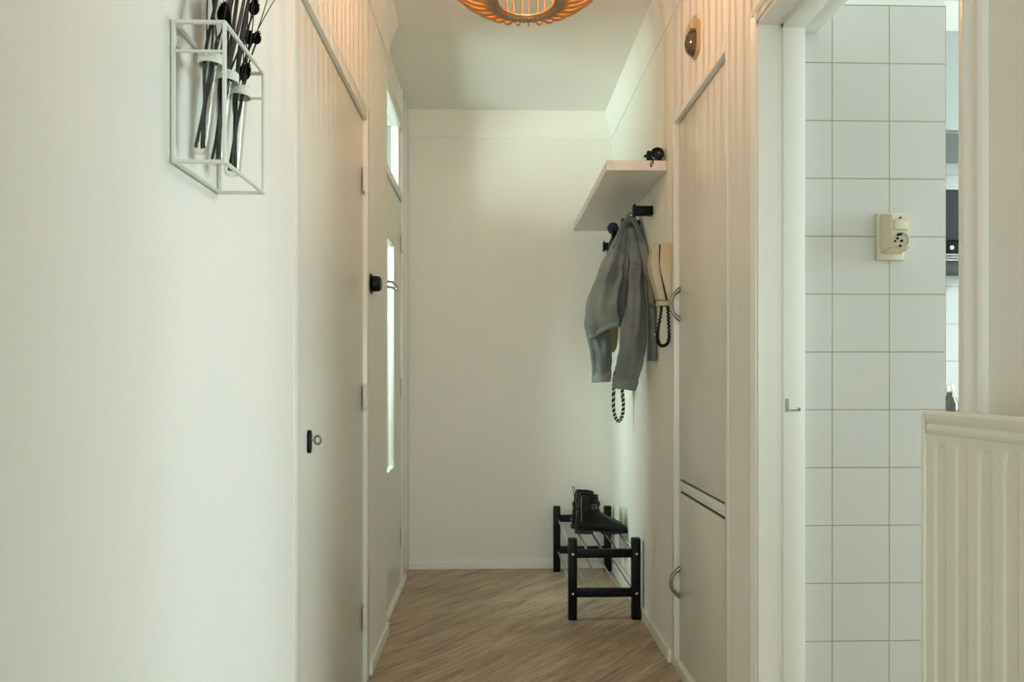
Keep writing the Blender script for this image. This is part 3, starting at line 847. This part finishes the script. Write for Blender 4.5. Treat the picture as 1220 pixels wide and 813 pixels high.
# ------------------------------------------------------------------ intercom phone
ph = thing('intercom_phone', 'beige wall intercom handset between the jacket and the cupboard', 'intercom', (XR, 2.62, 1.39))
def PX(x): return XR + (x - 801) * .00317
def PZ(y): return 1.611 + (288 - y) * .00319
basepoly = [(XR, PZ(288.5)), (PX(787.5), PZ(289)), (PX(786), PZ(318)), (PX(796.5), PZ(359)), (XR, PZ(360.5))]
bm = prism(B(), basepoly, 'Y', 2.58, 2.655, .003)
obj('base', bm, M_phone, ph)
hpoly = [(PX(786.3), PZ(289.5)), (PX(780), PZ(290.5)), (PX(777), PZ(296)), (PX(775), PZ(316)), (PX(778), PZ(328)), (PX(784.5), PZ(356)), (PX(787), PZ(357.5)), (PX(794.5), PZ(358)), (PX(784), PZ(319))]
bm = prism(B(), hpoly, 'Y', 2.583, 2.640, .004)
hs_ = obj('handset', bm, M_phone, ph)
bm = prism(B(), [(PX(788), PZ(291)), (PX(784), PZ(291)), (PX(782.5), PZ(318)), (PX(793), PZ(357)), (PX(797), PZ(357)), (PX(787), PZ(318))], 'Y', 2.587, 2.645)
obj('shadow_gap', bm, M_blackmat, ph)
bm = B(); box(bm, PX(785), PX(800), 2.588, 2.64, PZ(364), PZ(358), .002)
obj('cord_socket', bm, M_phone, ph)
pts = catmull([(PX(790), 2.605, PZ(362)), (PX(789), 2.604, PZ(374)), (PX(785.5), 2.602, PZ(395)), (PX(785.5), 2.60, PZ(406)), (PX(788), 2.60, PZ(411)), (PX(792), 2.60, PZ(412)), (PX(797), 2.60, PZ(409)), (PX(799), 2.602, PZ(400)), (PX(798.5), 2.605, PZ(380)), (PX(797.5), 2.607, PZ(363))], 30)
fr = frames(pts); n = len(pts)
coil = [p + (fr[i][0] * math.cos(2 * PI * 40 * i / n) + fr[i][1] * math.sin(2 * PI * 40 * i / n)) * .0048 for i, p in enumerate(pts)]
fine = catmull(coil, 2)
bm = B(); tube(bm, fine, .0024, 6)
tube(bm, pts[::4], .0035, 8)
obj('coiled_cord', bm, M_blackplastic, ph, angle=80)

# ------------------------------------------------------------------ shoe rack
rx0, rx1, ry0, ry1 = .338, .664, 3.06, 3.865
rack = thing('shoe_rack', 'black wooden shoe rack with chrome rods against the wall', 'shoe rack', ((rx0 + rx1) / 2, (ry0 + ry1) / 2, 0))
pw_ = .038
for y in (ry0, ry1 - pw_):
    for x in (rx0, rx1 - pw_):
        lg = obj('leg', box(B(), x, x + pw_, y, y + pw_, 0, .366, .002), M_black, rack)
        yo = y if y == ry0 else y + pw_
        sgn = -1 if y == ry0 else 1
        for z in (.298, .120):
            sc = obj('screw_cap', cyl(B(), (x + pw_ / 2, yo - sgn * .001, z), (x + pw_ / 2, yo + sgn * .003, z), .0058, n=16, bev=.001), M_chrome, lg)
    for z in (.298, .120):
        obj('end_rail', box(B(), rx0 + pw_, rx1 - pw_, y + .008, y + .030, z - .019, z + .019, .002), M_black, rack)
for z in (.300, .122):
    for k in range(5):
        x = rx0 + .024 + k * (rx1 - rx0 - .05) / 4
        b0 = ry0 + .026; b1 = ry1 - .026
        obj('rod', cyl(B(), (x, b0, z), (x, b1, z), .0052, n=12), M_chrome, rack)

# ------------------------------------------------------------------ boots
def boot(label, loc, L=1.0, yaw=0.0, zip_side=-1):
    t = thing('ankle_boot', label, 'boot', loc, 'pair of black ankle boots on the shoe rack')
    O = [(.002, .198), (-.004, .165), (-.008, .13), (-.012, .095), (-.017, .065), (-.020, .042), (-.016, .022), (.010, .016), (.055, .016), (.10, .014), (.15, .010), (.19, .009), (.225, .011), (.243, .016)]
    I = [(.098, .192), (.100, .165), (.101, .145), (.103, .128), (.108, .112), (.116, .101), (.126, .093), (.140, .084), (.158, .074), (.176, .065), (.197, .054), (.217, .044), (.236, .034), (.247, .026)]
    W = [.046, .045, .043, .041, .039, .038, .037, .038, .041, .044, .046, .043, .032, .014]
    rings = []
    n = 30
    R = Matrix.Rotation(yaw, 4, 'Z')
    def T(p): return V(loc) + R @ V(p)
    dens = []
    for i in range(len(O) - 1):
        for s in range(3):
            f_ = s / 3
            dens.append([a + (b - a) * f_ for a, b in zip(O[i] + I[i] + (W[i],), O[i + 1] + I[i + 1] + (W[i + 1],))])
    dens.append(list(O[-1] + I[-1] + (W[-1],)))
    for ox, oz, ix, iz, w in dens:
        c = V(((ox + ix) / 2, 0, (oz + iz) / 2)); a = V(((ox - ix) / 2, 0, (oz - iz) / 2))
        ring = []
        for k in range(n):
            th = 2 * PI * k / n
            c_, s_ = math.cos(th), math.sin(th)
            e = .82
            q = c + a * (abs(c_) ** e) * (1 if c_ > 0 else -1) + V((0, w * (abs(s_) ** e) * (1 if s_ > 0 else -1) * (1 - .10 * (-c_ > .2) * (-c_)), 0))
            q += V((1, .6, 1)) * .0022 * noise.noise(q * 38 + V(loc) * 7)
            ring.append(T(q))
        rings.append(ring)
    # opening: turn the rim inside
    top = rings[0]; cc = sum(top, V()) / n
    rim = [[cc + (p - cc) * .90 + V((0, 0, -.06)) for p in top], [cc + (p - cc) * .92 for p in top]]
    bm = B(); loft(bm, rim + rings)
    obj('upper', bm, M_leather, t, angle=70)
    # sole with heel
    out = []
    for k in range(36):
        th = 2 * PI * k / 36
        x = .113 + .136 * math.cos(th)
        w = .034 + .010 * math.sin((x - .02) / .25 * PI) - (.004 if x < .08 else 0)
        out.append((x, w * (abs(math.sin(th)) ** .7) * (1 if math.sin(th) > 0 else -1)))
    bm = B(); loft(bm, [[T((x, y, .008 + (.010 if x < .09 else .010 * max(0, 1 - (x - .09) / .06)))) for x, y in out], [T((x, y, .0165 + (.010 if x < .09 else .010 * max(0, 1 - (x - .09) / .06)) * .5)) for x, y in out]])
    hp = [(x, y) for x, y in out if x < .070]
    hp.sort(key=lambda p: math.atan2(p[1], p[0] - .04))
    loft(bm, [[T((x * .97 + .001, y * .95, 0)) for x, y in hp], [T((x, y, .020)) for x, y in hp]])
    fp_ = [(x, y) for x, y in out if x > .10]
    fp_.sort(key=lambda p: math.atan2(p[1], p[0] - .17))
    loft(bm, [[T((x, y, 0.0)) for x, y in fp_], [T((x, y, .0105)) for x, y in fp_]])
    obj('sole', bm, M_sole, t, angle=40)
    # strap with buckle
    bm = B(); pts = []
    for k in range(28):
        th = 2 * PI * k / 28
        pts.append(T((.047 + .0575 * math.cos(th), .0445 * math.sin(th), .138 + .012 * math.cos(th))))
    fr_ = []
    rings = []
    for i, p in enumerate(pts):
        d = (p - T((.047, 0, .138))); d.z = 0; d.normalize()
        rings.append([p + d * .0 + V((0, 0, -.009)), p + d * .004 + V((0, 0, -.009)), p + d * .004 + V((0, 0, .009)), p + V((0, 0, .009))])
    loft(bm, rings, loop=True)
    st_ = obj('strap', bm, M_leather, t, angle=40)
    bm = B()
    bx_, by_ = .068, -.0475
    tube(bm, [T((bx_ + dx, by_ - .003 + abs(dx) * .25, .142 + dz)) for dx, dz in ((-.012, -.010), (.0, -.0115), (.012, -.010), (.0125, 0), (.012, .010), (0, .0115), (-.012, .010), (-.0125, 0))], .0017, 6, closed=True)
    tube(bm, [T((bx_ - .012, by_ - .003, .142)), T((bx_ + .010, by_ - .004, .142))], .0013, 6)
    obj('buckle', bm, M_steel, st_)
    bm = B()
    tube(bm, catmull([T((.000, 0, .150)), T((-.007, 0, .185)), T((-.012, 0, .212)), T((-.006, 0, .216)), T((.002, 0, .200))], 5), .006, 8, flat=.3)
    obj('pull_tab', bm, M_leather, t)
    bm = B()
    tube(bm, [T((.004 + .0, -.038 * 1.05, .19)), T((.002, -.041, .15)), T((.004, -.0415, .11)), T((.004, -.039, .07))], .0016, 6)
    obj('zip', bm, M_steel, t)
    return t
boot('black ankle boot with a buckled strap standing in front on the rack', (.432, 3.44, .3055), yaw=math.radians(4))
boot('black ankle boot half hidden behind its partner on the rack', (.425, 3.555, .3055), yaw=math.radians(-2))

# ------------------------------------------------------------------ wire wall vase, test tubes, dried stems
A0, A1 = .975, 1.138
ax0, ax1 = XL + .004, XL + .075
z0, z1, zm = 1.399, 1.596, 1.555
vs_ = thing('wire_wall_vase', 'white wire box frame on the wall holding three glass tubes', 'wall vase', (XL, 1.056, 1.4))
bm = B()
r = .0032
cor = [(ax0, A0), (ax1, A0), (ax1, A1), (ax0, A1)]
for x, y in cor: tube(bm, [(x, y, z0), (x, y, z1)], r, 8)
for z in (z0, z1):
    for i in range(4):
        a, b = cor[i], cor[(i + 1) % 4]
        tube(bm, [(a[0], a[1], z), (b[0], b[1], z)], r, 8)
for x, y in cor:
    for z in (z0, z1):
        bmesh.ops.create_icosphere(bm, subdivisions=2, radius=r * 1.02, matrix=Matrix.Translation((x, y, z)))
obj('frame', bm, M_wire, vs_)
bm = B()
for a, b in (((ax0, A0), (ax1, A0)), ((ax0, A1), (ax1, A1))): tube(bm, [(a[0], a[1], zm), (b[0], b[1], zm)], .0024, 8)
xm = (ax0 + ax1) / 2 + .006
tube(bm, [(xm, A0, zm), (xm, A1, zm)], .0024, 8)
obj('cross_bar', bm, M_wire, vs_)
bm = B(); torus(bm, (XL + .004, A0 + .012, z1 - .022), (1, 0, 0), .006, .002, 16, 8)
obj('hanging_eye', bm, M_wire, vs_)
TY = (1.002, 1.057, 1.112)
tubes = []
for i, y in enumerate(TY):
    bm = B()
    zt = 1.553
    prof = [(.0165, zt - .007), (.0185, zt - .007), (.0185, zt + .007), (.0165, zt + .007)]
    rings = [[V((xm + r_ * math.cos(2 * PI * k / 28), y + r_ * math.sin(2 * PI * k / 28), z)) for k in range(28)] for r_, z in prof]
    loft(bm, rings, loop=True)
    obj('ring', bm, M_wire, vs_)
names = ('glass test tube nearest the hallway end of the wire vase', 'middle glass test tube in the wire vase', 'glass test tube nearest the closet door in the wire vase')
tilt = [(-.014, -.010), (-.012, -.012), (-.008, -.012)]
for i, y in enumerate(TY):
    L_ = .150
    dx, dy = tilt[i]
    zt = 1.564
    bm = B()
    prof = [(.0145, 0), (.0155, .001), (.0140, -.004), (.0138, -.02), (.0138, -L_ + .014), (.0125, -L_ + .006), (.009, -L_ + .002), (.001, -L_),
            ]
    inn = [(.001, -L_ + .0015), (.008, -L_ + .0035), (.0113, -L_ + .0075), (.0125, -L_ + .015), (.0127, -.004), (.0135, 0)]
    rings = []
    for r_, z in prof + inn:
        s = -z / L_
        rings.append([V((xm + dx * s + r_ * math.cos(2 * PI * k / 24), y + dy * s + r_ * math.sin(2 * PI * k / 24), zt + z)) for k in range(24)])
    loft(bm, rings, loop=True)
    tg = obj('test_tube', bm, M_tubeglass, origin=(xm + dx, y + dy, zt - L_), angle=80)
    tag(tg, names[i], 'test tube', 'glass tubes in the wire vase')
# stems: foot in a tube, top above the frame
def foot(i, a, r_=.006): return V((xm + tilt[i][0] * .93 + r_ * math.cos(a), TY[i] + tilt[i][1] * .93 + r_ * math.sin(a), 1.564 - .139))
def neck(i, a, r_=.008): return V((xm + r_ * math.cos(a), TY[i] + r_ * math.sin(a), 1.566))
def stem_pts(i, a, top, wob=.004):
    f0 = foot(i, a + 2.6); nk = neck(i, a)
    mid = (f0 + nk) / 2
    t3 = nk + (V(top) - nk) * .5 + V((random.uniform(-wob, wob), random.uniform(-wob, wob), 0))
    return catmull([f0, mid, nk, t3, V(top)], 7)
def seed_head(c, d, rl, rw):
    bm = B(); c = V(c); d = V(d).normalized()
    u = d.orthogonal().normalized(); w = d.cross(u)
    rings = []
    for k in range(15):
        t = k / 14; rr = max(rw * math.sin(PI * (t ** .8)) ** .7, .0008)
        rings.append([c + d * (t - .5) * 2 * rl + (u * math.cos(2 * PI * j / 20 + k) + w * math.sin(2 * PI * j / 20 + k)) * rr * (1 + .28 * ((j + k) % 2)) for j in range(20)])
    loft(bm, rings)
    for _ in range(90):
        t = random.random(); th = random.random() * 2 * PI
        rr = rw * max(math.sin(PI * (t ** .8)), .05) ** .7
        p = c + d * (t - .5) * 2 * rl + (u * math.cos(th) + w * math.sin(th)) * rr * .8
        q = p + (u * math.cos(th) + w * math.sin(th)) * .0030 + d * .0030
        tube(bm, [p, q], [.0010, .0002], 4)
    return bm
heads = [
    (2, .6, (-.409, 1.190, 1.681), (.1, .1, 1), .0115, .0066, 'dried seed head leaning furthest towards the closet door'),
    (2, 2.2, (-.411, 1.161, 1.666), (.0, .0, 1), .0110, .0068, 'dried seed head touching the outermost one beside it'),
    (2, 4.0, (-.409, 1.134, 1.597), (.2, .5, 1), .0180, .0080, 'large dried seed head just above the rim of a glass tube'),
    (1, 1.0, (-.410, 1.182, 1.730), (.1, .2, 1), .0160, .0072, 'dried seed head highest of those above the wire vase'),
    (0, 1.5, (-.410, 1.052, 1.648), (.0, .0, 1), .0190, .0085, 'tapering dried seed head above the first glass tube'),
]
for i, a, top, d, rl, rw, lab in heads:
    t = thing('dried_flower', lab + ', on a dark stem', 'dried flower', tuple(foot(i, a)), 'dried seed heads in the wire vase')
    bm = B(); pts = stem_pts(i, a, V(top) - V(d).normalized() * rl)
    tube(bm, pts, .0014, 6)
    obj('stem', bm, M_stem, t)
    obj('seed_head', seed_head(top, d, rl, rw), M_seed, t, angle=30)
lab = 'thin dark dried twig rising from the tubes of the wire vase'
for i, a, top in [(0, .2, (-.405, 1.000, 1.78)), (0, 2.0, (-.41, 1.02, 1.80)), (0, 4.2, (-.40, 1.045, 1.80)), (0, 5.2, (-.415, 1.065, 1.80)), (1, .3, (-.40, 1.10, 1.80)), (1, 2.6, (-.41, 1.125, 1.80)), (1, 4.5, (-.405, 1.14, 1.80)), (2, .1, (-.40, 1.15, 1.80)), (2, 1.4, (-.395, 1.165, 1.80)), (2, 3.1, (-.39, 1.22, 1.80)), (2, 5.0, (-.395, 1.255, 1.79)), (2, 5.8, (-.40, 1.14, 1.80)), (0, 2.9, (-.405, 1.035, 1.79)), (0, 1.1, (-.412, 1.055, 1.80)), (1, 5.0, (-.405, 1.118, 1.80)), (1, 1.5, (-.41, 1.15, 1.80)), (2, 3.6, (-.405, 1.165, 1.79))]:
    bm = B(); pts = stem_pts(i, a, top, .010)
    tube(bm, pts, [.0014 - .0007 * k / (len(pts) - 1) for k in range(len(pts))], 6)
    tag(obj('dried_twig', bm, M_stem, origin=tuple(foot(i, a))), lab, 'dried twig', 'thin dried twigs in the wire vase')
lab = 'dark flat dried leaf blade standing in the tubes of the wire vase'
for i, a, top, w in [(0, 3.3, (-.41, 1.075, 1.80), .0032), (1, 3.5, (-.405, 1.095, 1.80), .0055), (1, 1.8, (-.41, 1.12, 1.76), .0048), (1, 5.6, (-.40, 1.135, 1.78), .0042), (2, 2.6, (-.405, 1.15, 1.74), .0045), (2, 4.6, (-.40, 1.158, 1.80), .0032)]:
    bm = B(); pts = stem_pts(i, a, top, .006); n_ = len(pts)
    tube(bm, pts, [w * 1.2 * (.5 + .8 * math.sin(PI * min(1, (k + 1) / n_ * .85))) for k in range(n_)], 8, flat=.22)
    tag(obj('dried_leaf', bm, M_leaf, origin=tuple(foot(i, a))), lab, 'dried leaf', 'dried leaves in the wire vase')

# ------------------------------------------------------------------ pendant lamp
LX, LY, LZ = .094, 1.95, 2.170
lp = thing('pendant_lamp', 'bamboo pendant lamp with a glowing bulb under the ceiling', 'lamp', (LX, LY, H))
# bottom ring bound with rattan
bm = B(); rings = []
n = 96
for k in range(n):
    th = 2 * PI * k / n
    rr = 1.0 if k % 2 else .80
    c_ = V((math.cos(th), math.sin(th), 0))
    ctr = V((LX, LY, LZ)) + c_ * .100
    ring = []
    for j in range(10):
        ph_ = 2 * PI * j / 10
        ring.append(ctr + c_ * math.cos(ph_) * .0165 * rr + V((0, 0, math.sin(ph_) * .0085 * rr + .35 * math.cos(ph_) * .0165)))
    rings.append(ring)
loft(bm, rings, loop=True)
obj('shade_ring', bm, M_ring, lp, angle=80)
bm = B(); torus(bm, (LX, LY, LZ + .003), (0, 0, 1), .083, .0032, 64, 8)
obj('inner_hoop', bm, M_bamboo, lp)
def rib_mesh(off, dr, tw):
    prof = [(.084, LZ + .002), (.110, LZ + .004), (.150, LZ + .021 + off), (.195, LZ + .047 + off), (.236, LZ + .086 + off), (.262 + dr, LZ + .145), (.248 + dr, LZ + .215), (.195 + dr, LZ + .265), (.135, LZ + .305), (.075, LZ + .325), (.045, LZ + .330)]
    pts = []
    for i, (r_, z) in enumerate(prof):
        t = tw * i / (len(prof) - 1)
        pts.append((LX + r_ * math.cos(t), LY + r_ * math.sin(t), z))
    bm = B(); tube(bm, catmull(pts, 4), .0054, 6, flat=.5)
    return bm
NR = 64
protos = [obj('rib', rib_mesh(0, 0, 0), M_bamboo, lp, angle=80), obj('rib', rib_mesh(-.010, .006, .03), M_bamboo, lp, angle=80)]
for k in range(NR):
    if k < 2: o = protos[k]
    else:
        o = protos[k % 2].copy(); C.objects.link(o); o.parent = lp
    # meshes are local to the lamp; turn them about the lamp's axis
    o.matrix_local = Matrix.Rotation(2 * PI * k / NR, 4, 'Z')
bm = B(); torus(bm, (LX, LY, LZ + .328), (0, 0, 1), .048, .006, 40, 8)
obj('top_ring', bm, M_bamboo, lp)
bm = B(); lathe(bm, [(.018, LZ + .33), (.021, LZ + .325), (.021, LZ + .27), (.018, LZ + .26)], LX, LY, 24, True, True)
for k in range(3):
    t = 2 * PI * k / 3; cyl(bm, (LX, LY, LZ + .327), (LX + .047 * math.cos(t), LY + .047 * math.sin(t), LZ + .328), .002, n=8)
obj('lamp_holder', bm, M_blackplastic, lp)
bm = B(); lathe(bm, [(.013, LZ + .262), (.014, LZ + .250), (.022, LZ + .225), (.029, LZ + .200), (.030, LZ + .185), (.026, LZ + .168), (.015, LZ + .157), (.002, LZ + .155)], LX, LY, 28, True, True)
bl = obj('bulb', bm, M_glass, lp, angle=80)
M_bulb = emit('glowing_filament', (1.0, .56, .29), 3300)
bm = B(); lathe(bm, [(.0015, LZ + .222), (.0045, LZ + .220), (.005, LZ + .205), (.0045, LZ + .190), (.0015, LZ + .188)], LX, LY, 16, True, True)
obj('filament', bm, M_bulb, bl, angle=80)
bm = B(); cyl(bm, (LX, LY, LZ + .33), (LX, LY, H), .003, n=10)
obj('cord', bm, M_blackplastic, lp)
bm = B(); lathe(bm, [(.001, H - .032), (.012, H - .032), (.045, H - .014), (.05, H), (.001, H)], LX, LY, 32)
obj('ceiling_rose', bm, M_trim, lp)

# ------------------------------------------------------------------ daylight
def area(name, loc, rot, sx, sy, power, col, spread=None):
    l = bpy.data.lights.new(name, 'AREA'); l.shape = 'RECTANGLE'; l.size = sx; l.size_y = sy; l.energy = power; l.color = col
    if spread: l.spread = spread
    o = bpy.data.objects.new(name, l); C.objects.link(o); o.location = loc; o.rotation_euler = rot
    return o
# sky light entering at each window
area('daylight_kitchen', (KWX + .16, (WY0 + WY1) / 2, (WZ0 + WZ1) / 2 + .1), (0, math.radians(62), 0), WZ1 - WZ0, WY1 - WY0, 112, (.80, .94, 1.0))
area('daylight_living_room', ((BX0 + BX1) / 2, -4.16, 1.45), (math.radians(90), 0, 0), BX1 - BX0, BZ1 - BZ0, 150, (.88, .98, 1.0))
area('daylight_front_door', (-1.55, 2.85, 1.85), (0, math.radians(-66), math.radians(14)), .9, .6, 75, (.84, .96, 1.0))

w = bpy.data.worlds.new('daylight_sky'); scene.world = w; w.use_nodes = True
wn = w.node_tree
bgn = wn.nodes['Background']; bgn.inputs['Strength'].default_value = .48
wtc = wn.nodes.new('ShaderNodeTexCoord'); wsp = wn.nodes.new('ShaderNodeSeparateXYZ'); wcr = wn.nodes.new('ShaderNodeValToRGB'); wmr = wn.nodes.new('ShaderNodeMapRange')
wmr.inputs['From Min'].default_value = -1; wmr.inputs['From Max'].default_value = 1
wn.links.new(wtc.outputs['Generated'], wsp.inputs[0]); wn.links.new(wsp.outputs['Z'], wmr.inputs['Value']); wn.links.new(wmr.outputs['Result'], wcr.inputs['Fac'])
wcr.color_ramp.elements[0].position = .40; wcr.color_ramp.elements[0].color = (.22, .26, .20, 1)      # ground
wcr.color_ramp.elements[1].position = .49; wcr.color_ramp.elements[1].color = (.84, .95, .86, 1)      # overcast sky
wn.links.new(wcr.outputs['Color'], bgn.inputs['Color'])

# ------------------------------------------------------------------ camera
cam = bpy.data.cameras.new('camera_view'); co = bpy.data.objects.new('camera_view', cam); C.objects.link(co)
cam.sensor_width = 36; cam.lens = 813 / 1220 * 36
cam.shift_y = 43.5 / 1220
cam.clip_start = .02
co.location = (0, 0, 1.094)
co.rotation_euler = (math.radians(90), 0, -math.atan(22 / 813))
scene.camera = co

vs = scene.view_settings
vs.view_transform = 'Standard'; vs.look = 'None'; vs.gamma = 1; vs.exposure = -.1
vs.use_curve_mapping = False
scene.cycles.use_denoising = True
scene.cycles.max_bounces = 14; scene.cycles.diffuse_bounces = 8; scene.cycles.transparent_max_bounces = 16
scene.cycles.sample_clamp_indirect = 6
